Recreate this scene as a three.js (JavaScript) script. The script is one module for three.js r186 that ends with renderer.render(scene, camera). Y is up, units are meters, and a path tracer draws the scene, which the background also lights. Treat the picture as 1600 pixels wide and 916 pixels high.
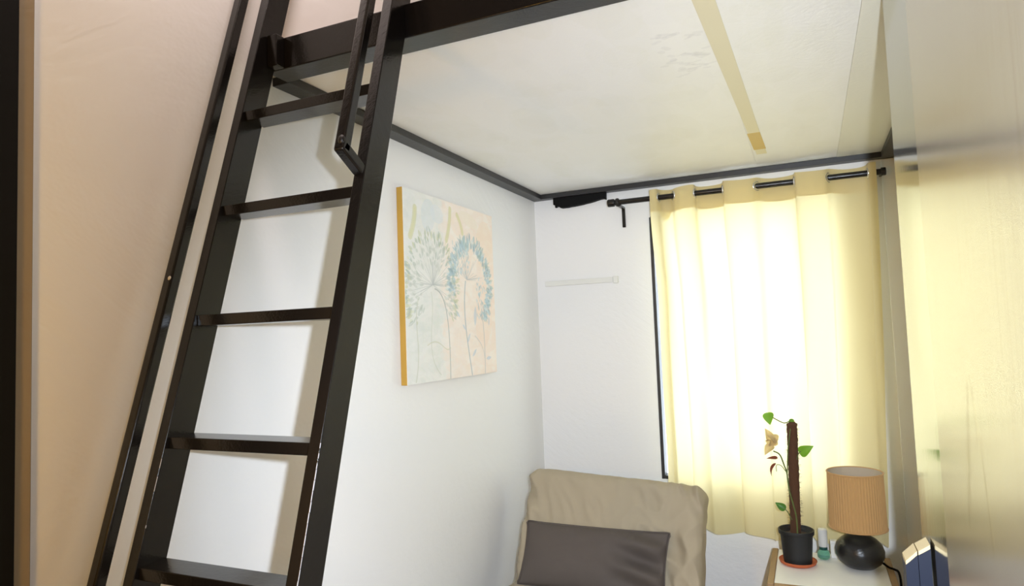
import * as THREE from 'three';
import { RoundedBoxGeometry } from 'three/addons/geometries/RoundedBoxGeometry.js';
import { mergeGeometries, mergeVertices } from 'three/addons/utils/BufferGeometryUtils.js';
import { ImprovedNoise } from 'three/addons/math/ImprovedNoise.js';
import { RectAreaLightUniformsLib } from 'three/addons/lights/RectAreaLightUniformsLib.js';
RectAreaLightUniformsLib.init();

// ------------------------------------------------------------------ camera, sky, lights, exposure
const scene = new THREE.Scene();
const EYE = new THREE.Vector3(1.3549, 1.5, 3.4);
const FOCAL = 1040;                                   // in pixels of the 1600 x 916 frame
const camera = new THREE.PerspectiveCamera(2 * Math.atan(458 / FOCAL) * 180 / Math.PI, 1600 / 916, 0.02, 60);
camera.rotation.order = 'YXZ';
camera.position.copy(EYE);
camera.rotation.set(3.57 * Math.PI / 180, 23.95 * Math.PI / 180, -2.12 * Math.PI / 180);
camera.updateMatrixWorld();

scene.background = new THREE.Color().setRGB(4.4, 4.85, 5.5);      // bright overcast daylight outside the window

const renderer = new THREE.WebGLRenderer();
renderer.toneMapping = THREE.LinearToneMapping;
renderer.toneMappingExposure = 1.05;
renderer.shadowMap.enabled = true;

// ------------------------------------------------------------------ helpers
let seed = 7;
const rnd = () => { seed = (seed * 1664525 + 1013904223) % 4294967296; return seed / 4294967296; };
const noise = new ImprovedNoise();
const N3 = (x, y, z) => noise.noise(x, y, z);
const sm = (a, b, t) => { const k = Math.min(1, Math.max(0, (t - a) / (b - a))); return k * k * (3 - 2 * k); };
const lin = (r, g, b) => new THREE.Color().setRGB(r, g, b);

const used = {};
const numbered = (n) => { const k = used[n] = (used[n] ?? -1) + 1; return k ? n + '_' + String(k).padStart(3, '0') : n; };
const shadows = (o) => { o.castShadow = true; o.receiveShadow = true; return o; };
function thing(name, label, category, pos = [0, 0, 0], group) {
  const o = new THREE.Group(); o.name = numbered(name); o.position.set(...pos);
  o.userData = { label, category }; if (group) o.userData.group = group;
  scene.add(o); return o;
}
function structGroup(name, label, pos = [0, 0, 0]) {
  const o = new THREE.Group(); o.name = name; o.position.set(...pos);
  o.userData = { kind: 'structure', label, category: name.split('_')[0] }; scene.add(o); return o;
}
function struct(name, geo, mat, label) {
  const m = shadows(new THREE.Mesh(geo, mat)); m.name = name;
  m.userData = { kind: 'structure', label, category: name.split('_')[0] }; scene.add(m); return m;
}
// a part: geometry given in the local axes of its thing
function part(parent, name, geo, mat, label) {
  const m = shadows(new THREE.Mesh(geo, mat)); m.name = name; if (label) m.userData = { label };
  parent.add(m); return m;
}
// the same with geometry given in world axes (unturned things)
const partW = (parent, name, geo, mat, label) => part(parent, name, geo.translate(-parent.position.x, -parent.position.y, -parent.position.z), mat, label);

const uvMetres = (g) => {                             // box projection in metres
  const p = g.attributes.position, n = g.attributes.normal, uv = new Float32Array(p.count * 2);
  for (let i = 0; i < p.count; i++) {
    const ax = Math.abs(n.getX(i)), ay = Math.abs(n.getY(i)), az = Math.abs(n.getZ(i));
    if (ax >= ay && ax >= az) { uv[2 * i] = p.getZ(i); uv[2 * i + 1] = p.getY(i); }
    else if (ay >= az) { uv[2 * i] = p.getX(i); uv[2 * i + 1] = p.getZ(i); }
    else { uv[2 * i] = p.getX(i); uv[2 * i + 1] = p.getY(i); }
  }
  g.setAttribute('uv', new THREE.BufferAttribute(uv, 2)); return g;
};
function bx(x0, x1, y0, y1, z0, z1, r = 0) {
  const w = x1 - x0, h = y1 - y0, d = z1 - z0;
  const g = r ? new RoundedBoxGeometry(w, h, d, 2, Math.min(r, w / 2.01, h / 2.01, d / 2.01)) : new THREE.BoxGeometry(w, h, d).toNonIndexed();
  return uvMetres(g.translate((x0 + x1) / 2, (y0 + y1) / 2, (z0 + z1) / 2));
}
const merge = (list) => mergeGeometries(list.map((g) => { const h = g.index ? g.toNonIndexed() : g; for (const k of Object.keys(h.attributes)) if (!['position', 'normal', 'uv'].includes(k)) h.deleteAttribute(k); return h; }));
function smooth(g) { g.deleteAttribute('normal'); const uv = g.attributes.uv; g.deleteAttribute('uv'); const m = mergeVertices(g, 1e-5); m.computeVertexNormals(); return uvMetres(m); }
function grid(nu, nv, f) {                            // open sheet from f(u, v) -> [x, y, z]
  const pos = [], uv = [], idx = [];
  for (let j = 0; j <= nv; j++) for (let i = 0; i <= nu; i++) { pos.push(...f(i / nu, j / nv)); uv.push(i / nu, j / nv); }
  for (let j = 0; j < nv; j++) for (let i = 0; i < nu; i++) { const a = j * (nu + 1) + i, b = a + 1, c = a + nu + 1, d = c + 1; idx.push(a, b, d, a, d, c); }
  const g = new THREE.BufferGeometry();
  g.setAttribute('position', new THREE.Float32BufferAttribute(pos, 3)); g.setAttribute('uv', new THREE.Float32BufferAttribute(uv, 2)); g.setIndex(idx); g.computeVertexNormals(); return g;
}
function softBox(w, h, d, r, seg, bend) {             // upholstered block, rounded, then bent by bend(p)
  const g = new THREE.BoxGeometry(w, h, d, seg, seg, Math.max(6, seg >> 1)), p = g.attributes.position, v = new THREE.Vector3(), c = new THREE.Vector3();
  for (let i = 0; i < p.count; i++) {
    v.fromBufferAttribute(p, i);
    c.set(THREE.MathUtils.clamp(v.x, -w / 2 + r, w / 2 - r), THREE.MathUtils.clamp(v.y, -h / 2 + r, h / 2 - r), THREE.MathUtils.clamp(v.z, -d / 2 + r, d / 2 - r));
    v.sub(c); if (v.lengthSq() > 0) v.setLength(r); v.add(c);
    if (bend) bend(v);
    p.setXYZ(i, v.x, v.y, v.z);
  }
  return smooth(g);
}
function tube(points, radius, seg = 60, rad = 10, closed = false) {
  return new THREE.TubeGeometry(new THREE.CatmullRomCurve3(points.map((p) => new THREE.Vector3(...p)), closed, 'catmullrom', 0.5), seg, radius, rad, closed);
}
const lathe = (pts, seg = 48) => new THREE.LatheGeometry(pts.map((p) => new THREE.Vector2(...p)), seg);

// noise textures -----------------------------------------------------------------
function noiseTexture(size, fn, srgb = false, repeat = 1) {
  const data = new Uint8Array(size * size * 4);
  for (let j = 0; j < size; j++) for (let i = 0; i < size; i++) {
    const c = fn(i / size, j / size), k = 4 * (j * size + i);
    for (let q = 0; q < 3; q++) data[k + q] = Math.max(0, Math.min(255, 255 * (Array.isArray(c) ? c[q] : c)));
    data[k + 3] = 255;
  }
  const t = new THREE.DataTexture(data, size, size); t.wrapS = t.wrapT = THREE.RepeatWrapping; t.magFilter = THREE.LinearFilter; t.minFilter = THREE.LinearMipmapLinearFilter;
  if (srgb) t.colorSpace = THREE.SRGBColorSpace; t.repeat.set(repeat, repeat); t.needsUpdate = true; return t;
}
const tile = (u, v, f, z = 0) => {                    // periodic noise
  const a = u * Math.PI * 2, b = v * Math.PI * 2, R = f / 6.28;
  return N3(Math.cos(a) * R + 3.1 + z, Math.sin(a) * R + Math.cos(b) * R * 1.31, Math.sin(b) * R * 1.31 + 7.7 - z);
};
const plasterBump = noiseTexture(512, (u, v) => 0.5 + 0.28 * tile(u, v, 10) + 0.22 * tile(u, v, 40, 5) + 0.12 * tile(u, v, 120, 9), false, 0.8);
const paintBump = noiseTexture(256, (u, v) => 0.5 + 0.3 * tile(u, v, 14, 2) + 0.25 * tile(u, v, 50, 8), false, 4);
const weave = noiseTexture(256, (u, v) => 0.5 + 0.22 * Math.sin(u * Math.PI * 2 * 48) * Math.sin(v * Math.PI * 2 * 48) + 0.2 * tile(u, v, 40), false, 12);
const streakBump = noiseTexture(512, (u, v) => 0.5 + 0.3 * N3(u * 60, v * 1.5, 1) + 0.2 * N3(u * 150, v * 4, 4) + 0.12 * tile(u, v, 60), false, 1);

// brushed and smeared face of the door leaf (4 mm vertical streaks, hand smears, a nick); covers 0.9 m x 2.25 m of the leaf
function doorMap() {
  const W = 720, Hh = 1800, c = document.createElement('canvas'); c.width = W; c.height = Hh; const k = c.getContext('2d');
  k.fillStyle = '#f4f2ec'; k.fillRect(0, 0, W, Hh);
  for (let i = 0; i < 1500; i++) { const x = rnd() * W, y = rnd() * Hh; k.fillStyle = i % 2 ? 'rgba(255,255,255,.25)' : 'rgba(196,186,164,.16)'; k.fillRect(x, y, 1 + 2 * rnd(), 60 + 300 * rnd()); }
  const X = (z) => (0.45 + (z - 2.55)) / 0.9 * W, Y = (y) => Hh - y / 2.25 * Hh;
  k.lineCap = 'round';
  for (let i = 0; i < 34; i++) { const t = rnd(), side = rnd() < 0.5 ? -1 : 1, z0 = 2.395 + side * (0.004 + 0.05 * t) + 0.012 * (rnd() - 0.5), y0 = 1.435 - 0.15 * t; k.strokeStyle = i % 3 ? 'rgba(150,132,110,.22)' : 'rgba(255,250,236,.5)'; k.lineWidth = 3 + 6 * rnd(); k.beginPath(); k.moveTo(X(z0), Y(y0)); k.quadraticCurveTo(X(z0 + side * 0.012), Y(y0 - 0.03), X(z0 + side * 0.016), Y(y0 - 0.05 - 0.05 * rnd())); k.stroke(); }
  k.fillStyle = 'rgba(60,50,40,.7)'; k.fillRect(X(2.115), Y(1.585), 3, 10); k.fillRect(X(2.122), Y(1.58), 3, 6);
  const t = new THREE.CanvasTexture(c); t.colorSpace = THREE.SRGBColorSpace; t.wrapS = t.wrapT = THREE.RepeatWrapping; t.repeat.set(1 / 0.9, 1 / 2.25); t.offset.set(0.5, 0); return t;
}
// faint grey scuffs and yellowed patches on the ceiling boards; covers 2 m x 2 m
function boardMap() {
  const W = 1024, c = document.createElement('canvas'); c.width = c.height = W; const k = c.getContext('2d');
  k.fillStyle = '#ffffff'; k.fillRect(0, 0, W, W); k.lineCap = 'round';
  const X = (x) => x / 2 * W, Y = (z) => W - z / 2 * W;
  for (let i = 0; i < 42; i++) { const x = 1.02 + 0.12 * rnd(), z = 1.38 + 0.36 * rnd(); k.strokeStyle = 'rgba(150,150,160,.07)'; k.lineWidth = 3 + 7 * rnd(); k.beginPath(); k.moveTo(X(x), Y(z)); k.lineTo(X(x + 0.05 * (rnd() - 0.3)), Y(z + 0.03 * (rnd() - 0.5))); k.stroke(); }
  for (let i = 0; i < 260; i++) { k.fillStyle = i % 2 ? 'rgba(240,236,220,.05)' : 'rgba(232,234,236,.05)'; k.beginPath(); k.ellipse(rnd() * W, rnd() * W, 10 + 40 * rnd(), 20 + 70 * rnd(), 0.2 * (rnd() - 0.5), 0, 7); k.fill(); }
  const t = new THREE.CanvasTexture(c); t.colorSpace = THREE.SRGBColorSpace; t.wrapS = t.wrapT = THREE.RepeatWrapping; t.repeat.set(0.5, 0.5); return t;
}

// ------------------------------------------------------------------ materials
const M = {};
const std = (o) => new THREE.MeshPhysicalMaterial({ side: THREE.DoubleSide, ...o });
M.wall = std({ color: lin(0.85, 0.85, 0.84), roughness: 0.55, bumpMap: plasterBump, bumpScale: 0.0016 });
M.wallBack = std({ color: lin(0.85, 0.85, 0.845), roughness: 0.6, bumpMap: plasterBump, bumpScale: 0.0016 });
M.board = std({ map: boardMap(), color: lin(0.86, 0.86, 0.845), roughness: 0.42, bumpMap: paintBump, bumpScale: 0.0005 });
M.boardAged = std({ color: lin(0.76, 0.75, 0.66), roughness: 0.42, bumpMap: paintBump, bumpScale: 0.0005 });
M.black = std({ color: lin(0.0065, 0.0055, 0.005), roughness: 0.2, specularIntensity: 1.0, bumpMap: paintBump, bumpScale: 0.0003 });
M.blackMatte = std({ color: lin(0.006, 0.006, 0.006), roughness: 0.75, specularIntensity: 0.3 });
M.blackTrim = std({ color: lin(0.022, 0.022, 0.023), roughness: 0.4, bumpMap: paintBump, bumpScale: 0.0006 });
M.gloss = std({ color: lin(0.28, 0.277, 0.247), metalness: 0.92, roughness: 0.09, bumpMap: streakBump, bumpScale: 0.00010 });
M.doorGloss = std({ color: lin(0.46, 0.437, 0.38), metalness: 0.6, roughness: 0.18, map: doorMap(), bumpMap: streakBump, bumpScale: 0.00003 });
M.wallRear = std({ color: lin(0.15, 0.12, 0.09), roughness: 0.7, bumpMap: plasterBump, bumpScale: 0.0016 });
M.recess = std({ color: lin(0.88, 0.88, 0.87), roughness: 0.15 });
M.casing = std({ color: lin(0.86, 0.90, 0.95), roughness: 0.35 });  // brighter, bluer white makes up for light that does not reach this corner
M.chip = std({ color: lin(0.42, 0.42, 0.45), roughness: 0.5 });
M.tan = std({ color: lin(0.30, 0.23, 0.14), roughness: 0.7, bumpMap: plasterBump, bumpScale: 0.002 });  // one even tan, darker than the white wall
M.tape = std({ color: lin(0.76, 0.70, 0.49), roughness: 0.55 });
M.tapeDark = std({ color: lin(0.62, 0.44, 0.14), roughness: 0.5 });
M.floor = std({ color: lin(0.36, 0.24, 0.13), roughness: 0.4 });
M.glass = std({ color: lin(0.97, 0.98, 0.97), roughness: 0.0, transmission: 1, thickness: 0, ior: 1.5 });
M.curtain = std({ color: lin(0.88, 0.78, 0.45), roughness: 1, transmission: 0.5, thickness: 0, bumpMap: weave, bumpScale: 0.0002 });
M.steel = std({ color: lin(0.75, 0.75, 0.75), roughness: 0.2, metalness: 1 });
M.sofa = std({ color: lin(0.40, 0.34, 0.24), roughness: 0.95, sheen: 0.3, bumpMap: weave, bumpScale: 0.0005 });
M.velvet = std({ color: lin(0.095, 0.078, 0.068), roughness: 0.85, sheen: 0.6, sheenRoughness: 0.4, sheenColor: lin(0.4, 0.34, 0.3), bumpMap: weave, bumpScale: 0.0003 });
M.wood = std({ color: lin(0.36, 0.23, 0.11), roughness: 0.5, bumpMap: streakBump, bumpScale: 0.0003 });
M.laminate = std({ color: lin(0.92, 0.92, 0.89), roughness: 0.45 });
M.ceramic = std({ color: lin(0.012, 0.012, 0.012), roughness: 0.28, bumpMap: paintBump, bumpScale: 0.0006 });
M.shade = std({ color: lin(0.66, 0.40, 0.16), roughness: 1, transmission: 0.3, thickness: 0, bumpMap: weave, bumpScale: 0.0003 });
M.shadeIn = std({ color: lin(0.5, 0.42, 0.32), roughness: 1 });
M.pot = std({ color: lin(0.014, 0.015, 0.016), roughness: 0.55 });
M.terracotta = std({ color: lin(0.52, 0.12, 0.04), roughness: 0.6 });
M.soil = std({ color: lin(0.05, 0.03, 0.018), roughness: 1 });
M.coir = std({ color: lin(0.085, 0.038, 0.018), roughness: 1 });
M.leaf = std({ color: lin(0.16, 0.36, 0.02), roughness: 0.55, transmission: 0.35, thickness: 0 });
M.leafDark = std({ color: lin(0.06, 0.20, 0.02), roughness: 0.5, transmission: 0.25, thickness: 0 });
M.leafPale = std({ color: lin(0.70, 0.55, 0.28), roughness: 0.8, transmission: 0.4, thickness: 0 });
M.leafDry = std({ color: lin(0.20, 0.05, 0.02), roughness: 0.8 });
M.stem = std({ color: lin(0.10, 0.14, 0.03), roughness: 0.6 });
M.tealGlass = std({ color: lin(0.25, 0.62, 0.55), roughness: 0.05, transmission: 0.85, thickness: 0.03, ior: 1.45 });
M.tealCap = std({ color: lin(0.004, 0.06, 0.05), roughness: 0.35 });
M.frosted = std({ color: lin(0.85, 0.86, 0.85), roughness: 0.6, transmission: 0.3, thickness: 0 });
M.navy = std({ color: lin(0.010, 0.016, 0.036), roughness: 0.45 });
M.pages = std({ color: lin(0.72, 0.62, 0.38), roughness: 0.85 });
M.gold = std({ color: lin(0.46, 0.27, 0.04), roughness: 0.5 });
M.white = std({ color: lin(0.78, 0.78, 0.74), roughness: 0.5 });
M.mattress = std({ color: lin(0.6, 0.55, 0.5), roughness: 0.9 });

// ------------------------------------------------------------------ the setting
const H = 2.229, BOARD = 2.255, TOP = 3.7, XR = 1.75, XA = 1.55, ZEND = 5.2;
struct('floor', bx(-0.15, 2.6, -0.1, 0, -0.15, ZEND), M.floor, 'brown wooden floor of the small room');
struct('ceiling_main', bx(-0.15, 2.6, TOP, TOP + 0.1, -0.15, ZEND), M.wallBack, 'high white ceiling above the loft');
struct('wall_left', bx(-0.15, 0, 0, TOP, -0.15, 2.614), M.wall, 'long white plastered wall behind the ladder');
struct('wall_left_rear', bx(-0.15, 0, 0, TOP, 2.80, ZEND), M.wallRear, 'dark brown painted wall beyond the black door frame');
// back wall with the window opening
const WX0 = 0.632, WX1 = 1.485, WY0 = 0.749, WY1 = 2.076;
struct('wall_back', merge([
  bx(-0.15, WX0, 0, TOP, -0.15, 0), bx(WX1, 2.6, 0, TOP, -0.15, 0), bx(WX0, WX1, 0, WY0, -0.15, 0), bx(WX0, WX1, WY1, TOP, -0.15, 0)]),
  M.wallBack, 'white end wall with the curtained window');
struct('wall_right_recess', merge([bx(XR, XR + 0.12, 0, TOP, 0, 1.70), bx(XR, XR + 0.12, H + 0.0005, TOP, 1.70, 2.06)]), M.recess, 'white glossy side wall of the recess beside the window');
struct('trim_2', merge([bx(1.690, XR - 0.0005, 0, H - 0.001, 0.0, 0.010, 0.003)]), M.casing, 'white timber casing, tinted brighter for missing light, in the corner right of the curtain');
struct('wall_right', merge([bx(XA, XR + 0.12, 0, H, 1.70, 2.06), bx(XA, XR + 0.12, 0, TOP, 2.06, 3.7)]), M.gloss, 'glossy side wall mirroring the curtain beyond the navy boxes');
struct('wall_right_rear', bx(2.48, 2.6, 0, TOP, 3.7, ZEND), M.wallRear, 'dark brown painted side wall of the wider rear part');
struct('wall_front', bx(-0.15, 2.6, 0, TOP, ZEND - 0.12, ZEND), M.wallRear, 'dark brown painted wall opposite the window');
struct('wall_rear_return', bx(XR + 0.12, 2.6, 0, TOP, 3.58, 3.7), M.wallRear, 'short brown return wall beside the glossy wall');

// glossy door leaf lying against the side wall
const door = structGroup('door_1', 'cream glossy door leaf with scuffed streaks on the side wall', [XA, 0, 2.55]);
part(door, 'leaf', uvMetres(new RoundedBoxGeometry(0.016, 2.2, 0.86, 2, 0.003).translate(-0.008, 1.105, 0.006)), M.doorGloss);

// end of the left wall: timber edge strip and the black door frame
struct('trim_1', bx(-0.02, 0.006, 0, TOP, 2.614, 2.645, 0.003), M.tan, 'tan timber edge strip at the end of the white wall');
const jamb = structGroup('door_2', 'black painted door frame beside the tan edge strip', [0, 0, 2.72]);
part(jamb, 'jamb', bx(-0.15, 0.012, 0, TOP - 0.001, -0.0755, 0.08, 0.004), M.blackMatte);

// ------------------------------------------------------------------ the loft
const ceil = structGroup('ceiling', 'white painted board underside of the loft', [0, BOARD, 0]);
const panels = [[0.0, 1.172], [1.1725, 1.512], [1.5125, XR]];
panels.forEach(([a, b], i) => partW(ceil, 'panel', i < 2 ? bx(a, b, BOARD, BOARD + 0.02, 0, 1.98) : merge([bx(a, b, BOARD - 0.002, BOARD + 0.018, 0, 1.70), bx(a, XA, BOARD - 0.002, BOARD + 0.018, 1.70, 1.98)]), i < 2 ? M.board : M.boardAged));
const loftFloor = struct('floor_loft', bx(0.0, XR, BOARD + 0.021, 2.31, 0.0, 1.975), M.wood, 'wooden deck of the loft');

const beam = thing('loft_front_beam', 'black painted steel beam along the front edge of the loft', 'beam', [0.8, H, 2.015]);
partW(beam, 'tube', bx(0.056, XA, H, 2.3145, 1.975, 2.055, 0.004), M.black);
partW(beam, 'end_plate', bx(0.088, 0.12, H, 2.3145, 2.0555, 2.085, 0.003), M.black);
const rag = (g, amp, f) => { const p = g.attributes.position; for (let i = 0; i < p.count; i++) p.setY(i, p.getY(i) + amp * N3(p.getX(i) * f, p.getZ(i) * f, 3)); return g; };
const ledge1 = thing('wall_ledger', 'black painted steel ledger under the loft along the white wall with the painting', 'ledger', [0.03, H, 1.0], 'black ledgers under the loft');
partW(ledge1, 'tube', bx(0.0, 0.06, H, BOARD - 0.0005, 0.051, 1.974, 0.002), M.blackTrim);
partW(ledge1, 'end_cap', bx(0.001, 0.059, H + 0.001, BOARD - 0.0015, 1.9742, 1.9748), M.black);
const ledge2 = thing('wall_ledger', 'black painted steel ledger under the loft above the curtain rod', 'ledger', [0.9, H, 0.025], 'black ledgers under the loft');
partW(ledge2, 'tube', bx(0.0, XR, H, BOARD - 0.0005, 0.0, 0.05, 0.002), M.blackTrim);
const ledge3 = thing('wall_ledger', 'short black ledger under the loft in the corner right of the curtain', 'ledger', [1.72, H, 0.8], 'black ledgers under the loft');
partW(ledge3, 'tube', bx(1.69, XR, H, BOARD - 0.0025, 0.051, 1.69, 0.002), M.blackTrim);

// tape over the joint of the ceiling boards
const tape = thing('joint_tape', 'yellowed tape covering the joint between the ceiling boards', 'tape', [1.185, BOARD, 1.1]);
const strip = (x0, x1, xa, xb, z0, z1, t) => { const s = new THREE.Shape([[x0, -z0], [x1, -z0], [xb, -z1], [xa, -z1]].map((p) => new THREE.Vector2(p[0], p[1]))); const g = new THREE.ExtrudeGeometry(s, { depth: t, bevelEnabled: false }); g.rotateX(-Math.PI / 2); return g; };
partW(tape, 'strip', strip(1.186, 1.228, 1.148, 1.198, 0.30, 1.97, 0.0009).translate(0, BOARD - 0.0011, 0), M.tape);
partW(tape, 'patch', strip(1.181, 1.229, 1.174, 1.222, 0.39, 0.66, 0.0008).translate(0, BOARD - 0.0021, 0), M.tapeDark, 'darker orange piece of tape');

// mattress up on the loft
const mat = thing('loft_mattress', 'pale mattress lying on the loft deck', 'mattress', [0.86, 2.311, 0.9]);
part(mat, 'body', softBox(1.4, 0.15, 1.5, 0.05, 16).translate(0, 0.076, 0), M.mattress);
part(mat, 'piping', merge([0.02, 0.13].map((y) => tube([[-0.68, y, -0.73], [0.68, y, -0.73], [0.68, y, 0.73], [-0.68, y, 0.73]], 0.006, 60, 6, true))), M.mattress);

// ------------------------------------------------------------------ the ladder
const TH = Math.atan(0.284), cT = Math.cos(TH), sT = Math.sin(TH), ZB = 2.72;
const ladder = thing('loft_ladder', 'black painted steel loft ladder with square handrails leaning on the loft beam', 'ladder', [0.275, 0, ZB]);
ladder.rotation.x = -TH;
const toL = (y, z) => [y * cT - (z - ZB) * sT, y * sT + (z - ZB) * cT];   // world height and depth -> along and out of the ladder
const railXs = [[-0.217, -0.189], [0.197, 0.225]];
for (const [a, b] of railXs) part(ladder, 'rail', bx(a, b, 0.014, 3.2, -0.029, 0.040, 0.0022), M.black);
const treadY = [0.26, 0.52, 0.782, 1.044, 1.295, 1.558, 1.8215, 2.074].map((y) => y);
for (const y of treadY) {
  const zc = ZB - 0.284 * y, [t, n] = toL(y, zc);
  const g = bx(-0.1885, 0.1965, -0.0125, 0.0125, -0.033, 0.032, 0.002); g.rotateX(TH); g.translate(0, t, n);
  part(ladder, 'tread', g, M.black);
}
const squareTube = (pts, s) => {                       // square section swept along a path in the plane across the ladder
  const path = new THREE.CurvePath();
  for (let i = 0; i + 1 < pts.length; i++) path.add(new THREE.LineCurve3(new THREE.Vector3(...pts[i]), new THREE.Vector3(...pts[i + 1])));
  const list = [];
  for (let i = 0; i + 1 < pts.length; i++) {
    const a = new THREE.Vector3(...pts[i]), b = new THREE.Vector3(...pts[i + 1]), d = b.clone().sub(a), L = d.length();
    const g = new RoundedBoxGeometry(s, L + s * 0.8, s, 2, s * 0.2); g.rotateX(Math.atan2(d.z, d.y)); g.translate((a.x + b.x) / 2, (a.y + b.y) / 2, (a.z + b.z) / 2); list.push(uvMetres(g));
  }
  return merge(list);
};
const kneeR = toL(1.905, 2.297), HN = 0.104;
const handR = part(ladder, 'handrail', squareTube([[0.21, kneeR[0] - 0.016, 0.046], [0.21, kneeR[0], HN], [0.21, 3.1, HN], [0.21, 3.16, 0.045]], 0.026), M.black);
const handL = part(ladder, 'handrail', squareTube([[-0.207, 0.904, 0.046], [-0.207, 0.92, HN], [-0.207, 3.1, HN], [-0.207, 3.16, 0.045]], 0.026), M.black);
part(handR, 'weld_bead', new THREE.SphereGeometry(0.009, 12, 8).scale(1, 1.3, 0.8).translate(0.215, kneeR[0] + 0.012, HN + 0.012), M.black);
// bare metal where the paint is worn off the edges
const chips = [];
for (let k = 0; k < 15; k++) { const t = (1.03 + k * 0.0185) / cT, l = 0.0195 * (k > 11 ? 0.5 : 0.95); chips.push(bx(0.2252 - 0.0010 - 0.0008 * rnd(), 0.22525, t, t + l, 0.0403 - 0.0010 - 0.0010 * rnd(), 0.04032, 0.0003)); }
part(ladder, 'worn_edge', merge(chips), M.chip, 'pale bare metal along the worn edge of the rail');
const chipsL = [[1.19, 0.03], [1.235, 0.02], [1.12, 0.006]].map(([y, l]) => bx(-0.1896, -0.1888, y / cT, y / cT + l, 0.0386, 0.0402, 0.0003));
part(ladder, 'worn_edge', merge(chipsL), M.chip, 'pale bare metal chips on the rail');
part(handL, 'paint_chip', new THREE.SphereGeometry(0.005, 10, 8).scale(1, 1, 0.3).translate(-0.2, 1.62 / cT, HN + 0.013), M.chip);

// ------------------------------------------------------------------ the window
const win = structGroup('window_1', 'black steel framed window behind the cream curtain', [(WX0 + WX1) / 2, WY0, -0.03]);
const fw = 0.017;
for (const g of [bx(WX0, WX0 + fw, WY0, WY1, -0.06, 0.004, 0.003), bx(WX1 - fw, WX1, WY0, WY1, -0.06, 0.004, 0.003), bx(WX0 + fw, WX1 - fw, WY0, WY0 + fw, -0.06, 0.004, 0.003), bx(WX0 + fw, WX1 - fw, WY1 - fw, WY1, -0.06, 0.004, 0.003)]) partW(win, 'frame_bar', g, M.blackTrim);
partW(win, 'pane', bx(WX0 + fw, WX1 - fw, WY0 + fw, WY1 - fw, -0.034, -0.030), M.glass);
partW(win, 'latch', merge([tube([[0.642, 2.03, 0.006], [0.642, 2.062, 0.016], [0.652, 2.078, 0.018], [0.662, 2.062, 0.014], [0.658, 2.035, 0.008]], 0.005, 30, 8)]), M.blackTrim);

// ------------------------------------------------------------------ curtain and rod
const RY = 2.155, RZ = 0.09;
const rod = thing('curtain_rod', 'black metal curtain rod on a bracket above the window', 'curtain rod', [1.07, RY, RZ]);
partW(rod, 'pole', new THREE.CylinderGeometry(0.0135, 0.0135, 1.235, 20).rotateZ(Math.PI / 2).translate(1.068, RY, RZ), M.black);
partW(rod, 'finial', lathe([[0, 0], [0.018, 0], [0.02, 0.004], [0.02, 0.032], [0.014, 0.036], [0.014, 0.04], [0.02, 0.043], [0.022, 0.05], [0.02, 0.057], [0.0135, 0.06]], 20).rotateZ(-Math.PI / 2).translate(0.444, RY, RZ), M.black);
partW(rod, 'end_cap', lathe([[0, 0], [0.016, 0], [0.018, 0.003], [0.018, 0.018], [0.0135, 0.021]], 20).rotateZ(Math.PI / 2).translate(1.70, RY, RZ), M.black);
partW(rod, 'bracket', merge([bx(0.494, 0.511, 2.036, 2.142, 0.0, 0.012, 0.003), bx(0.494, 0.511, 2.132, 2.1435, 0.012, 0.10, 0.002), bx(1.68, 1.692, 2.149, 2.161, 0.0, 0.08, 0.002)]), M.black);

const cross = [0.655, 0.705, 0.777, 0.882, 1.014, 1.165, 1.332, 1.471, 1.628, 1.70];
const phaseOf = (x) => { for (let k = 0; k + 1 < cross.length; k++) if (x <= cross[k + 1]) return Math.PI * (k + (x - cross[k]) / (cross[k + 1] - cross[k])); return Math.PI * cross.length; };
const CX0 = 0.672, CX1 = 1.662, HEM = 2.084, CTOP = 2.192;
function curtainPoint(u, y) {
  const down = sm(2.1, 0.6, y);
  const x0 = CX0 + (CX1 - CX0) * u, ph = phaseOf(x0);
  let x = x0 + 0.022 * sm(2.1, 1.6, y) * (1 - u) * 0.9 - 0.055 * Math.pow(Math.max(0, (2.1 - y) / 1.55), 1.2) * u * u;
  const wob = 0.35 * Math.sin(y * 2.1 + u * 9) * down;
  const amp = 0.036 * (1 - 0.35 * down) * (0.8 + 0.4 * Math.sin(u * 13 + 2) * down);
  let z = RZ + amp * Math.sin(ph + wob) + 0.008 * Math.sin(2.3 * ph + y * 3) * down + 0.006 * N3(u * 14, y * 2.2, 2) * down;
  const kk = Math.min(8, Math.max(0, Math.floor(ph / Math.PI))), wloc = cross[kk + 1] - cross[kk];
  x += -0.17 * wloc * Math.sin(2 * ph) * (0.75 + 0.3 * Math.sin(u * 17 + y * 1.3)) + 0.006 * Math.cos(ph + wob) * down + 0.006 * N3(u * 6, y * 1.7, 8) * down;
  z += 0.02 * sm(0.95, 0.55, y) * (1 - u) + 0.004;
  return [x, y, Math.max(0.03, z)];
}
const curtain = thing('curtain', 'cream eyelet curtain glowing with daylight over the window', 'curtain', [1.17, 0.53, RZ]);
const hemY = (u) => 0.535 + 0.10 * sm(0.25, 0.0, u) + 0.014 * Math.sin(u * 22) + 0.01 * N3(u * 8, 0, 1);
const T3 = (g) => g.translate(0, 0, 0);
partW(curtain, 'cloth', T3(grid(330, 110, (u, v) => { const y0 = hemY(u); return curtainPoint(u, HEM + (y0 - HEM) * v); })), M.curtain);
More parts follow.
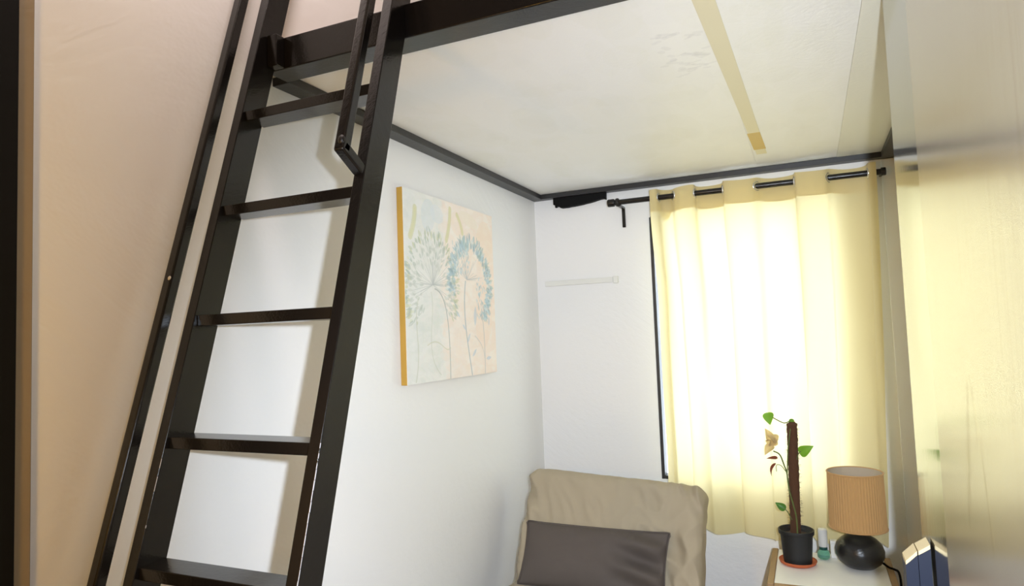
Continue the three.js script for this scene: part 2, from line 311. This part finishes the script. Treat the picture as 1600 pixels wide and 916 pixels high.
// the top hem: the same cloth turned over twice, three layers thick
partW(curtain, 'header_band', merge([0.0016, -0.0016, -0.0030].map((dz) => grid(330, 8, (u, v) => { const p = curtainPoint(u, CTOP + 0.004 * Math.sin(u * 40) + (HEM - 0.004 - CTOP) * v); p[2] += dz; return p; }))), M.curtain, 'folded hem band with eyelets');
for (const x of cross.slice(1, 9)) {
  const u = (x - CX0) / (CX1 - CX0), a = curtainPoint(u - 0.004, RY), b = curtainPoint(u + 0.004, RY), t = Math.atan2(b[2] - a[2], b[0] - a[0]);
  partW(curtain, 'eyelet', new THREE.TorusGeometry(0.021, 0.0045, 8, 24).rotateY(-t).translate(x, RY, RZ), M.steel, 'shiny metal eyelet');
}
// tab of the lining at the top corner
partW(curtain, 'lining_flap', grid(12, 16, (u, v) => [0.70 + 0.075 * u * (1 - 0.25 * v), 2.13 - 0.095 * v * (1 - 0.35 * Math.pow(2 * u - 1, 2)), 0.072 - 0.016 * Math.sin(u * Math.PI)]), M.curtain, 'folded corner flap of the cloth');

// ------------------------------------------------------------------ things on the walls
// torn black foam under the ledger
const foam = thing('foam_seal', 'ragged black foam strip hanging under the ledger left of the curtain rod', 'foam', [0.27, 2.2, 0.02]);
{
  const s = new THREE.Shape(); s.moveTo(0.125, 2.2285); s.lineTo(0.125, 2.197); s.lineTo(0.14, 2.196); s.lineTo(0.142, 2.187); s.lineTo(0.16, 2.186); s.lineTo(0.162, 2.178);
  for (let k = 0; k <= 14; k++) s.lineTo(0.17 + k * 0.0165, 2.176 + 0.0011 * k * k * 0.12 + 0.004 * N3(k * 0.9, 2, 1));
  s.lineTo(0.413, 2.196); s.lineTo(0.414, 2.2285);
  partW(foam, 'strip', uvMetres(new THREE.ExtrudeGeometry(s, { depth: 0.03, bevelEnabled: true, bevelSize: 0.0015, bevelThickness: 0.002, bevelSegments: 1 }).translate(0, -0.0015, 0.003)), M.blackMatte);
  partW(foam, 'tatter', bx(0.128, 0.139, 2.18, 2.2, 0.004, 0.02, 0.002), M.blackMatte);
}
const rail2 = thing('wall_rail', 'small white wooden rail on the end wall near the corner', 'rail', [0.25, 1.77, 0.0]);
partW(rail2, 'bar', bx(0.05, 0.43, 1.754, 1.782, 0.0, 0.014, 0.003), M.white);
partW(rail2, 'end_block', bx(0.432, 0.458, 1.748, 1.786, 0.0, 0.022, 0.004), M.white);

// painting ------------------------------------------------------------------------
const pz0 = 0.615, pz1 = 1.363, py0 = 1.331, py1 = 2.055;
function paintArt() {
  const W = 1024, Hh = 990, c = document.createElement('canvas'); c.width = W; c.height = Hh; const k = c.getContext('2d');
  const g = k.createLinearGradient(0, 0, W, 0); g.addColorStop(0, '#dfe3de'); g.addColorStop(0.33, '#e9e8e2'); g.addColorStop(0.5, '#f4e6da'); g.addColorStop(1, '#f5ddc8'); k.fillStyle = g; k.fillRect(0, 0, W, Hh);
  const R = (a, b) => a + (b - a) * rnd();
  for (let i = 0; i < 900; i++) {                      // brushed patches
    const x = R(0, W), y = R(0, Hh), left = x < W * 0.36;
    k.fillStyle = left ? ['rgba(205,214,210,.22)', 'rgba(232,234,230,.3)', 'rgba(198,208,200,.16)'][i % 3] : ['rgba(247,222,202,.25)', 'rgba(250,240,230,.35)', 'rgba(240,208,186,.18)'][i % 3];
    k.beginPath(); k.ellipse(x, y, R(12, 60), R(6, 30), R(-0.5, 0.5), 0, 7); k.fill();
  }
  for (let i = 0; i < 24; i++) { k.strokeStyle = 'rgba(255,250,244,.35)'; k.lineWidth = R(2, 5); k.beginPath(); const x = R(420, 1000), y = R(420, 980); k.moveTo(x, y); k.lineTo(x + R(-20, 20), y + R(30, 120)); k.stroke(); }
  for (const [x, y, rx, ry, col] of [[240, 110, 70, 90, 'rgba(196,214,226,.45)'], [330, 90, 70, 50, 'rgba(208,220,232,.5)'], [560, 110, 80, 70, 'rgba(244,214,190,.4)'], [700, 70, 120, 40, 'rgba(240,225,200,.6)'], [900, 200, 110, 150, 'rgba(246,214,182,.45)'], [870, 640, 110, 200, 'rgba(246,206,176,.35)']]) { k.fillStyle = col; k.beginPath(); k.ellipse(x, y, rx, ry, 0.2, 0, 7); k.fill(); }
  // olive strokes at the top
  k.lineCap = 'round';
  for (const [x0, y0, x1, y1, w] of [[110, 90, 60, 240, 40], [480, 40, 430, 220, 34], [560, 60, 620, 160, 30]]) { k.strokeStyle = 'rgba(178,178,88,.45)'; k.lineWidth = w; k.beginPath(); k.moveTo(x0, y0); k.quadraticCurveTo((x0 + x1) / 2 + 20, (y0 + y1) / 2, x1, y1); k.stroke(); k.strokeStyle = 'rgba(206,206,130,.5)'; k.lineWidth = w * 0.4; k.stroke(); }
  const petal = (x, y, l, w, a, col) => { k.save(); k.globalAlpha = 0.6; k.translate(x, y); k.rotate(a); k.fillStyle = col; k.beginPath(); k.moveTo(0, 0); k.quadraticCurveTo(w, -l * 0.5, 0, -l); k.quadraticCurveTo(-w, -l * 0.5, 0, 0); k.fill(); k.restore(); };
  const greens = ['rgba(120,148,128,.8)', 'rgba(158,170,110,.8)', 'rgba(146,164,150,.75)', 'rgba(226,230,224,.85)', 'rgba(176,184,172,.8)', 'rgba(196,204,160,.75)'];
  const blues = ['rgba(98,146,164,.85)', 'rgba(128,172,190,.85)', 'rgba(160,198,212,.8)', 'rgba(86,124,140,.75)', 'rgba(190,216,222,.8)', 'rgba(120,160,150,.7)'];
  const LC = [270, 480], RC = [660, 430];
  k.strokeStyle = 'rgba(150,160,158,.55)'; k.lineWidth = 3;
  for (let i = 0; i < 46; i++) { const a = R(-2.0, 2.0), l = R(120, 270); k.beginPath(); k.moveTo(...LC); k.lineTo(LC[0] + Math.sin(a) * l * 0.85, LC[1] - Math.cos(a) * l); k.stroke(); }
  for (let i = 0; i < 420; i++) { const a = R(-2.35, 2.2), l = 95 + 205 * Math.sqrt(rnd()); petal(LC[0] + Math.sin(a) * l * 0.88, LC[1] - Math.cos(a) * l * 0.98 + 20, R(22, 54), R(8, 20), a + R(-0.5, 0.5), greens[(l > 240 ? [0, 1, 5, 0, 2, 1] : [2, 3, 4, 3, 4, 2])[i % 6]]); }
  k.strokeStyle = 'rgba(168,172,170,.6)';
  for (let i = 0; i < 26; i++) { const a = R(-1.4, 1.6), l = R(80, 200); k.beginPath(); k.moveTo(...RC); k.lineTo(RC[0] + Math.sin(a) * l, RC[1] - Math.cos(a) * l); k.stroke(); }
  for (let i = 0; i < 430; i++) {                      // the blue head: an arch that hangs lower on its outer side
    const t = rnd(), a = -1.75 + 4.2 * t, rr = R(190, 265) - 40 * sm(0.0, 0.25, t) * 0; const x = RC[0] + 40 + Math.sin(a) * rr * (a > 0 ? 1.0 : 0.92), y = RC[1] + 40 - Math.cos(a) * rr * (a > 1.2 ? 1.0 : 1.05);
    if (a > 2.2 && rnd() < 0.4) continue; petal(x, y, R(26, 60), R(10, 24), a + R(-0.6, 0.6), blues[i % 6]);
  }
  for (let i = 0; i < 90; i++) petal(R(500, 690), R(230, 430), R(20, 40), R(7, 14), R(-1, 1), blues[[0, 1, 4, 2][i % 4]]);
  for (let i = 0; i < 60; i++) petal(R(780, 900), R(430, 680), R(20, 42), R(7, 14), R(-0.8, 0.8), blues[[0, 1, 2, 4][i % 4]]);
  // stems
  const stem = (pts, w, col) => { k.strokeStyle = col; k.lineWidth = w; k.beginPath(); k.moveTo(pts[0], pts[1]); k.bezierCurveTo(...pts.slice(2)); k.stroke(); };
  stem([290, 500, 420, 520, 440, 700, 432, 985], 8, 'rgba(138,146,140,.85)');
  stem([640, 440, 590, 620, 640, 780, 690, 985], 10, 'rgba(130,150,160,.85)');
  stem([860, 985, 870, 850, 860, 700, 840, 600], 8, 'rgba(150,158,160,.7)');
  stem([80, 980, 150, 800, 60, 700, 120, 560], 9, 'rgba(176,184,160,.6)');
  stem([330, 960, 150, 840, 300, 640, 250, 520], 7, 'rgba(178,186,164,.55)');
  stem([200, 800, 330, 740, 380, 860, 440, 820], 6, 'rgba(178,180,140,.55)');
  stem([740, 760, 820, 800, 850, 840, 862, 900], 6, 'rgba(160,168,168,.6)');
  for (const [x, y, a, l] of [[560, 650, -0.9, 60], [640, 800, 0.6, 70], [700, 880, 0.9, 70], [745, 700, 0.1, 120], [880, 900, 1.5, 70], [930, 700, 0.1, 60], [590, 690, 2.3, 50]]) petal(x, y, l, l * 0.3, a, 'rgba(136,172,206,.8)');
  k.globalAlpha = 1; k.fillStyle = 'rgba(250,247,242,.40)'; k.fillRect(0, 0, W, Hh);
  const t = new THREE.CanvasTexture(c); t.colorSpace = THREE.SRGBColorSpace; t.anisotropy = 4; return t;
}
M.art = std({ color: 0xffffff, map: paintArt(), roughness: 0.7, bumpMap: weave, bumpScale: 0.0003 });
const paint = thing('painting', 'square canvas painting of pale green and blue flower heads with golden edge', 'painting', [0, py0, (pz0 + pz1) / 2]);
partW(paint, 'canvas_box', merge([bx(0.0005, 0.026, py0, py1, pz0, pz1, 0.002)]), M.gold, 'golden painted side of the canvas');
{
  const g = grid(1, 1, (u, v) => [0.0268, py1 - (py1 - py0) * v, pz1 - (pz1 - pz0) * u]); const uv = g.attributes.uv; for (let i = 0; i < uv.count; i++) uv.setY(i, 1 - uv.getY(i));
  const front = new THREE.BoxGeometry(pz1 - pz0 - 0.001, py1 - py0 - 0.001, 0.0014); front.rotateY(Math.PI / 2); front.translate(0.0268, (py0 + py1) / 2, (pz0 + pz1) / 2);
  partW(paint, 'picture', front, M.art, 'pale flower picture on the canvas front');
}

// ------------------------------------------------------------------ futon chair
const futon = thing('futon_chair', 'beige cloth covered armless futon chair in the corner', 'chair', [0.52, 0, 0.62]);
futon.rotation.y = -0.07;
const wr = (v, k, a) => { v.z += a * N3(v.x * 9 + k, v.y * 5, v.z * 4) + a * 0.5 * N3(v.x * 22, v.y * 12 + k, 1); };
{
  const w = 0.80;
  const back = softBox(w, 0.56, 0.15, 0.05, 90, (v) => {
    v.z += 0.012 * (1 - Math.pow(2 * v.x / w, 4)) * Math.sign(v.z) * 0.6;
    wr(v, 2, 0.007 + 0.012 * sm(0.1, 0.4, v.x)); v.z += (0.008 + 0.026 * sm(0.0, 0.36, v.x) + 0.02 * sm(-0.28, -0.4, v.x)) * (0.5 - Math.abs(N3(v.x * 13 + v.y * 9, v.y * 4 - v.x * 5, 6)) * 2); v.y -= 0.024 * sm(-0.4, 0.4, v.x) * sm(-0.1, 0.28, v.y); v.y += 0.004 * N3(v.x * 8, 1, v.z * 9);
  });
  back.translate(0, 0.28, 0); back.rotateX(-0.40); back.translate(0, 0.345, 0.08);
  part(futon, 'backrest', back, M.sofa);
  const seat = softBox(w, 0.16, 0.84, 0.045, 40, (v) => { v.y += 0.008 * N3(v.x * 6, v.z * 6, 3) + 0.006 * N3(v.x * 14, v.z * 12, 5); });
  part(futon, 'seat', seat.translate(0, 0.365, 0.46), M.sofa);
  for (const x of [-0.34, 0.34]) part(futon, 'side_frame', merge([bx(x - 0.02, x + 0.02, 0.22, 0.275, -0.12, 0.86, 0.005)]), M.wood);
  for (const x of [-0.34, 0.34]) for (const z of [-0.08, 0.8]) part(futon, 'leg', bx(x - 0.022, x + 0.022, 0, 0.2195, z - 0.022, z + 0.022, 0.004), M.wood);
  part(futon, 'piping', tube([[-0.385, 0.83, -0.135], [-0.2, 0.845, -0.125], [0.1, 0.835, -0.123], [0.38, 0.815, -0.135]], 0.004, 50, 6), M.sofa);
}
const cush = thing('cushion', 'dark taupe velvet lumbar cushion leaning on the futon backrest', 'cushion', [0.478, 0.452, 0.792]);
{
  const W = 0.635, Hc = 0.262, side = (s) => grid(60, 40, (u, v) => {
    const a = 2 * u - 1, b = 2 * v - 1, puff = Math.pow(Math.max(0, 1 - Math.pow(Math.abs(a), 3.2)), 0.55) * Math.pow(Math.max(0, 1 - Math.pow(Math.abs(b), 2.6)), 0.6);
    const x = a * W / 2 * (1 - 0.035 * (1 - b * b)), y = b * Hc / 2 * (1 - 0.05 * (1 - a * a) * 0.6);
    const fold = sm(0.15, 0.95, a) * 0.034 * Math.sin(b * 7.5 + a * 4 + 1.2) * puff;
    return [x, y, s * 0.058 * puff + fold * 1.4 + 0.004 * N3(a * 4, b * 3, 2) * puff];
  });
  const g1 = side(1), g2 = side(-1); const ix = g2.index.array; for (let i = 0; i < ix.length; i += 3) { const t = ix[i]; ix[i] = ix[i + 1]; ix[i + 1] = t; }
  const g = smooth(merge([g1, g2])); g.translate(0, Hc / 2, 0); g.rotateX(-0.50); g.rotateZ(0.02);
  part(cush, 'cover', g, M.velvet);
  const seam = tube([[-W / 2, 0, 0], [-W / 2, Hc, 0], [W / 2, Hc, 0], [W / 2, 0, 0]].map((p) => [p[0] * 0.995, p[1] * 0.99 + 0.001, p[2]]), 0.0028, 8, 6, false);
  const loop = []; const corners = [[-W / 2, 0], [-W / 2, Hc], [W / 2, Hc], [W / 2, 0]];
  for (let k = 0; k < 4; k++) { const [ax, ay] = corners[k], [bx2, by2] = corners[(k + 1) % 4]; for (let q = 0; q < 12; q++) { const t = q / 12; let x = ax + (bx2 - ax) * t, y = ay + (by2 - ay) * t; const a = 2 * x / W, b = 2 * y / Hc - 1; x = a * W / 2 * (1 - 0.035 * (1 - b * b)); y = Hc / 2 + b * Hc / 2 * (1 - 0.03 * (1 - a * a)); loop.push([x, y, 0]); } }
  const pg = tube(loop, 0.003, 160, 6, true); pg.rotateX(-0.50); pg.rotateZ(0.02); part(cush, 'seam', pg, M.velvet);
  cush.rotation.y = -0.075;
}

// ------------------------------------------------------------------ night stand and what stands on it
const NS = 0.5;
const stand = thing('night_stand', 'pale topped bedside cabinet with wooden edges under the window', 'cabinet', [1.375, 0, 0.375]);
{
  const x0 = 1.145, x1 = 1.605, z0 = 0.155, z1 = 0.6;
  partW(stand, 'top', bx(x0 + 0.0245, x1 - 0.0245, 0.475, NS, z0 + 0.001, z1 - 0.023, 0.002), M.laminate, 'pale laminate top');
  partW(stand, 'edge_strip', bx(x0, x0 + 0.024, 0.470, NS + 0.004, z0, z1, 0.003), M.wood);
  partW(stand, 'edge_strip', bx(x1 - 0.024, x1, 0.470, NS + 0.004, z0, z1, 0.003), M.wood);
  partW(stand, 'edge_strip', bx(x0 + 0.0245, x1 - 0.0245, 0.470, NS + 0.001, z1 - 0.022, z1, 0.003), M.wood);
  partW(stand, 'side_panel', bx(x0 + 0.002, x0 + 0.02, 0.06, 0.4695, z0, z1 - 0.005), M.wood);
  partW(stand, 'side_panel', bx(x1 - 0.02, x1 - 0.002, 0.06, 0.4695, z0, z1 - 0.005), M.wood);
  partW(stand, 'back_panel', bx(x0 + 0.021, x1 - 0.021, 0.06, 0.4695, z0, z0 + 0.01), M.wood);
  partW(stand, 'shelf', bx(x0 + 0.021, x1 - 0.021, 0.06, 0.08, z0 + 0.011, z1 - 0.03), M.wood);
  for (const [a, b] of [[0.085, 0.27], [0.275, 0.468]]) { const d = partW(stand, 'drawer', bx(x0 + 0.022, x1 - 0.022, a, b, z0 + 0.012, z1 - 0.008, 0.003), M.laminate); part(d, 'knob', new THREE.SphereGeometry(0.012, 16, 10).translate(0, (a + b) / 2, z1 - 0.375 + 0.003), M.wood); }
  for (const x of [x0 + 0.03, x1 - 0.03]) for (const z of [z0 + 0.03, z1 - 0.04]) partW(stand, 'leg', bx(x - 0.018, x + 0.018, 0, 0.0595, z - 0.018, z + 0.018, 0.003), M.wood);
}
// table lamp ------------------------------------------------------------------------
const lamp = thing('table_lamp', 'table lamp with pleated tan drum shade and round black base', 'lamp', [1.487, NS, 0.30]);
{
  part(lamp, 'base', lathe([[0, 0.001], [0.03, 0.001], [0.056, 0.008], [0.078, 0.026], [0.0905, 0.052], [0.0915, 0.072], [0.084, 0.096], [0.066, 0.116], [0.042, 0.13], [0.02, 0.137], [0.0, 0.139]], 56), M.ceramic, 'glossy black squashed ball base');
  part(lamp, 'neck', new THREE.CylinderGeometry(0.012, 0.015, 0.05, 20).translate(0, 0.16, 0), M.steel);
  const y0 = 0.163, y1 = 0.385, pleat = (r0, n, am) => (u, v) => { const a = u * Math.PI * 2, y = y0 + (y1 - y0) * v, r = r0 - 0.003 * v + am * Math.cos(a * n) + 0.0012 * N3(Math.cos(a) * 6, Math.sin(a) * 6, 3); return [Math.cos(a) * r, y, Math.sin(a) * r]; };
  const sh = part(lamp, 'shade', smooth(grid(480, 4, pleat(0.1065, 60, 0.0011))), M.shade, 'pleated tan fabric drum shade');
  part(sh, 'lining', smooth(grid(64, 2, pleat(0.1035, 1, 0))), M.shadeIn);
  part(sh, 'rim', new THREE.TorusGeometry(0.1045, 0.0032, 8, 64).rotateX(Math.PI / 2).translate(0, y1, 0), M.shade);
  part(sh, 'rim', new THREE.TorusGeometry(0.1075, 0.0032, 8, 64).rotateX(Math.PI / 2).translate(0, y0, 0), M.shade);
  part(sh, 'spider', merge([0, 1, 2].map((k) => new THREE.CylinderGeometry(0.0015, 0.0015, 0.104, 6).rotateZ(Math.PI / 2).translate(0.052, 0, 0).rotateY(k * 2.094).translate(0, 0.20, 0))), M.steel);
  part(lamp, 'bulb', lathe([[0.0, 0.185], [0.013, 0.185], [0.014, 0.21], [0.028, 0.245], [0.03, 0.262], [0.022, 0.285], [0.0, 0.293]], 24), M.frosted);
  part(lamp, 'cord', tube([[0.07, 0.03, -0.02], [0.10, 0.012, 0.0], [0.118, 0.012, 0.02], [0.132, 0.004, 0.05], [0.134, -0.08, 0.07], [0.132, -0.3, 0.05], [0.131, -0.46, 0.02]], 0.0045, 70, 8), M.blackMatte, 'black power cord');
}
// pot plant -------------------------------------------------------------------------
const PX = 1.252, PZ = 0.325;
const saucer = thing('plant_saucer', 'orange terracotta saucer under the black flower pot', 'saucer', [PX, NS, PZ]);
part(saucer, 'dish', lathe([[0, 0.001], [0.062, 0.001], [0.070, 0.006], [0.074, 0.016], [0.0725, 0.017], [0.067, 0.008], [0.0, 0.005]], 48), M.terracotta);
part(saucer, 'rim', new THREE.TorusGeometry(0.0732, 0.0014, 8, 48).rotateX(Math.PI / 2).translate(0, 0.0165, 0), M.terracotta);
const plant = thing('potted_plant', 'sparse climbing plant on a brown coir pole in a black plastic pot', 'plant', [PX, NS + 0.0052, PZ]);
{
  const pot = part(plant, 'pot', lathe([[0, 0.0005], [0.052, 0.0005], [0.055, 0.004], [0.0635, 0.118], [0.0695, 0.12], [0.0705, 0.136], [0.068, 0.138], [0.0655, 0.136], [0.0625, 0.11], [0.0, 0.11]], 48), M.pot, 'black plastic flower pot');
  part(plant, 'soil', lathe([[0, 0.118], [0.03, 0.119], [0.062, 0.112]], 32), M.soil);
  const pole = grid(40, 120, (u, v) => { const a = u * Math.PI * 2, y = 0.105 + 0.478 * v, r = (0.0205 + 0.0025 * N3(Math.cos(a) * 3, y * 60, Math.sin(a) * 3) + 0.0016 * N3(Math.cos(a) * 9, y * 170, Math.sin(a) * 9)) * (v > 0.985 ? 0.6 : 1); return [Math.cos(a) * r + 0.012 * v - 0.002, y, Math.sin(a) * r]; });
  part(plant, 'coir_pole', smooth(pole), M.coir, 'brown fibrous climbing pole');
  const fib = []; for (let k = 0; k < 260; k++) { const a = rnd() * 6.283, y = 0.13 + 0.44 * rnd(), l = 0.006 + 0.008 * rnd(); fib.push(new THREE.ConeGeometry(0.0007, l, 4).rotateZ(-Math.PI / 2 + 0.8 * (rnd() - 0.5)).translate(0.0225 + l / 2, 0, 0).rotateY(a).translate(0.012 * (y - 0.105) / 0.478 - 0.002, y, 0)); }
  const fm = part(plant, 'coir_fibre', merge(fib), M.coir); fm.userData.kind = 'stuff';
  part(plant, 'vine', merge([tube([[0.006, 0.11, 0.03], [0.004, 0.2, 0.026], [-0.016, 0.30, 0.02], [-0.022, 0.37, 0.01], [-0.03, 0.40, 0.012], [-0.045, 0.445, 0.014], [-0.07, 0.46, 0.012]], 0.003, 60, 7), tube([[-0.02, 0.37, 0.012], [-0.012, 0.46, 0.022], [0.002, 0.55, 0.02], [0.008, 0.585, 0.004], [-0.02, 0.578, 0.006], [-0.05, 0.592, 0.008], [-0.078, 0.61, 0.008]], 0.0022, 60, 7), tube([[0.018, 0.42, 0.012], [0.03, 0.455, 0.014], [0.05, 0.468, 0.014]], 0.002, 30, 6), tube([[-0.012, 0.18, 0.024], [-0.03, 0.215, 0.024], [-0.05, 0.228, 0.022]], 0.002, 30, 6), tube([[-0.024, 0.375, 0.014], [-0.042, 0.40, 0.016], [-0.06, 0.402, 0.016], [-0.062, 0.375, 0.016]], 0.0016, 30, 6)]), M.stem, 'thin green brown stems');
  const leaf = (w, l, cup) => {                        // heart shaped blade, tip along +y
    const g = grid(16, 20, (u, v) => { const b = 2 * u - 1, prof = Math.pow(Math.sin(Math.PI * Math.pow(v, 0.62)), 0.85) * (1 - 0.25 * v); const y = v * l - (1 - v) * 0.10 * l * b * b; return [b * prof * w / 2, y, cup * (b * b * prof) * w + cup * 0.5 * Math.sin(v * 3) * l]; });
    return g;
  };
  const put = (name, g, m, x, y, z, rx, ry, rz, lab) => { g.rotateX(rx); g.rotateY(ry); g.rotateZ(rz); part(plant, name, g.translate(x, y, z), m, lab); };
  put('leaf', leaf(0.052, 0.05, 0.18), M.leaf, -0.078, 0.618, 0.008, 0.3, 0.3, Math.PI + 0.15, 'bright green leaf'); plant.children.at(-1).position.y = -0.0;
  put('leaf', leaf(0.05, 0.062, 0.2), M.leaf, 0.038, 0.455, 0.014, 0.2, -0.3, -1.05, 'bright green leaf');
  put('leaf', leaf(0.034, 0.044, 0.2), M.leafDark, -0.038, 0.222, 0.024, -0.2, 0.3, 0.95, 'dark green leaf');
  for (const [a, b, c] of [[0, 0, 0], [0.02, 0.02, 1.2], [-0.018, 0.014, -1.3], [0.004, -0.006, 2.6], [-0.008, 0.024, 0.4]]) put('leaf', leaf(0.042, 0.05, 0.3), M.leafPale, -0.076 + a, 0.485 + b, 0.012 + a * 0.4, 0.3 + a * 12, 0.5, c, 'pale withered leaf');
  put('leaf', leaf(0.016, 0.042, 0.2), M.leafDry, -0.058, 0.432, 0.014, 0.3, 0.4, 1.75, 'dark shrivelled leaf');
  put('leaf', leaf(0.017, 0.055, 0.4), M.leafDry, -0.063, 0.405, 0.016, 0.2, 0.9, Math.PI - 0.15, 'brown red shrivelled leaf');
  part(plant, 'shoot_tip', new THREE.SphereGeometry(0.011, 16, 10).scale(1, 0.9, 1).translate(0.009, 0.586, 0), M.leaf, 'green growing tip');
}
// small bottle between the pot and the lamp
const bottle = thing('glass_bottle', 'small clear bottle with teal glass foot between pot and lamp', 'bottle', [1.352, NS, 0.232]);
part(bottle, 'foot', lathe([[0, 0.001], [0.018, 0.001], [0.024, 0.008], [0.0255, 0.022], [0.022, 0.034], [0.015, 0.040], [0, 0.040]], 32), M.tealGlass, 'teal glass foot');
part(bottle, 'collar', lathe([[0, 0.0402], [0.016, 0.0402], [0.017, 0.043], [0.0165, 0.051], [0, 0.052]], 28), M.tealCap, 'dark teal collar');
part(bottle, 'body', lathe([[0.0165, 0.0522], [0.0185, 0.06], [0.0185, 0.118], [0.016, 0.126], [0.0, 0.127]], 28), M.frosted, 'whitish translucent body');
const tin = thing('white_box', 'tiny white box beside the black lamp base', 'box', [1.394, NS, 0.20]);
part(tin, 'body', bx(-0.014, 0.014, 0.0005, 0.06, -0.012, 0.012, 0.002), M.white);
part(tin, 'lid', bx(-0.015, 0.015, 0.0603, 0.072, -0.013, 0.013, 0.002), M.white);

// ------------------------------------------------------------------ box files by the glossy wall, on a slim side table below the frame
const tbl = thing('side_table', 'slim wooden side table against the glossy wall under the navy boxes', 'table', [1.46, 0, 1.86]);
part(tbl, 'tabletop', bx(-0.085, 0.085, 0.72, 0.745, -0.13, 0.16, 0.004), M.wood);
for (const x of [-0.07, 0.07]) for (const z of [-0.115, 0.145]) part(tbl, 'leg', bx(x - 0.012, x + 0.012, 0, 0.7195, z - 0.012, z + 0.012, 0.003), M.wood);
const files = [[1.5015, 1.5235, 1.020, 1.041, 'navy box file with slanted cream top, further from the glossy wall'], [1.5245, 1.5465, 1.041, 1.055, 'navy box file with slanted cream top, touching the glossy wall']];
for (const [x0, x1, ya, yb, lab] of files) {
  const f = thing('box_file', lab, 'box file', [(x0 + x1) / 2, 0.7455, 1.82], 'navy box files on the side table');
  const s = new THREE.Shape([[x0, 0.7458], [x1, 0.7458], [x1, yb - 0.008], [x0, ya - 0.008]].map((p) => new THREE.Vector2(...p)));
  partW(f, 'case', uvMetres(new THREE.ExtrudeGeometry(s, { depth: 0.055, bevelEnabled: false }).translate(0, 0, 1.79)), M.navy);
  const s2 = new THREE.Shape([[x0 + 0.0006, ya - 0.0078], [x1 - 0.0006, yb - 0.0078], [x1 - 0.0006, yb], [x0 + 0.0006, ya]].map((p) => new THREE.Vector2(...p)));
  partW(f, 'cream_top', uvMetres(new THREE.ExtrudeGeometry(s2, { depth: 0.054, bevelEnabled: false }).translate(0, 0, 1.7905)), M.pages, 'cream slanted top');
}

// ------------------------------------------------------------------ lamps behind and above the camera
const glow = (c, k) => new THREE.MeshStandardMaterial({ color: 0x000000, emissive: c, emissiveIntensity: k });
// added spotlight in place of the camera flash, beside the viewer: it throws the crisp shadows of the ladder
const spotAt = new THREE.Vector3(1.468, 1.54, 3.36), spotDir = new THREE.Vector3(-Math.sin(0.14), -0.24, -Math.cos(0.14)).normalize();
const spotLamp = thing('added_flash_spotlight', 'added spotlight in a small black housing standing in for the camera flash', 'spotlight', [spotAt.x, spotAt.y, spotAt.z]);
{
  const q = new THREE.Quaternion().setFromUnitVectors(new THREE.Vector3(0, 0, -1), spotDir);
  const turn = (g) => g.applyQuaternion(q);
  part(spotLamp, 'housing', turn(lathe([[0, 0.13], [0.02, 0.128], [0.026, 0.11], [0.03, 0.03], [0.032, 0.006], [0.03, 0.006], [0.028, 0.03], [0, 0.04]], 28).rotateX(Math.PI / 2)), M.blackMatte);
  part(spotLamp, 'lamp_lens', turn(new THREE.CircleGeometry(0.027, 28).rotateY(Math.PI).translate(0, 0, 0.028)), glow(lin(0.9, 0.96, 1), 3));
  part(spotLamp, 'arm', bx(0.02, 0.0815, -0.008, 0.008, 0.06, 0.08, 0.002), M.blackMatte);
  const sl = new THREE.SpotLight(lin(0.86, 0.96, 1.10), 15.6, 0, 0.90, 0.42, 2); sl.name = 'spot_light'; sl.position.copy(spotDir).multiplyScalar(0.002); sl.target.position.copy(spotDir); spotLamp.add(sl, sl.target); sl.castShadow = true; sl.shadow.radius = 0.9;
}
function globe(name, label, pos, r, color, power, seen) {
  const t = thing(name, label, 'lamp', pos);
  part(t, 'glass_globe_lamp', new THREE.SphereGeometry(r, 32, 20), glow(color, seen));
  part(t, 'cap', lathe([[0, r + 0.03], [0.03, r + 0.03], [0.034, r - 0.005], [0, r - 0.006]], 24), M.black);
  part(t, 'flex', new THREE.CylinderGeometry(0.004, 0.004, TOP - pos[1] - r - 0.03, 8).translate(0, (TOP - pos[1] + r + 0.03) / 2, 0), M.black);
  const l = new THREE.PointLight(color, power, 0, 2); l.name = name + '_light'; l.castShadow = true; l.shadow.radius = r / 0.02; t.add(l);
}
{
  const pos = [0.36, 0, 3.62], c = lin(1, 0.54, 0.06), r = 0.1, y = 1.5;
  const t = thing('added_warm_lamp', 'added warm globe lamp on a pole, unseen, tinting the white wall beside the ladder', 'lamp', pos);  // added lamp out of view, placed to warm the wall left of the ladder
  part(t, 'base', lathe([[0, 0.0], [0.13, 0.0], [0.13, 0.012], [0.02, 0.03], [0, 0.03]], 32), M.black);
  part(t, 'pole', new THREE.CylinderGeometry(0.01, 0.01, y - r - 0.03, 12).translate(0, (y - r + 0.03) / 2, 0), M.black);
  part(t, 'glass_globe_lamp', new THREE.SphereGeometry(r, 32, 20).translate(0, y, 0), glow(c, 1.2));
  const l = new THREE.PointLight(c, 2.6, 0, 2); l.name = 'added_warm_lamp_light'; l.position.y = y; l.castShadow = true; l.shadow.radius = r / 0.02; t.add(l);
}
globe('pendant_lamp', 'rosy white globe pendant hanging over the top of the ladder', [0.50, 3.12, 2.3], 0.1, lin(1, 0.84, 0.80), 2.1, 1.2);

scene.traverse((o) => { if (o.isMesh) shadows(o); });
renderer.render(scene, camera);
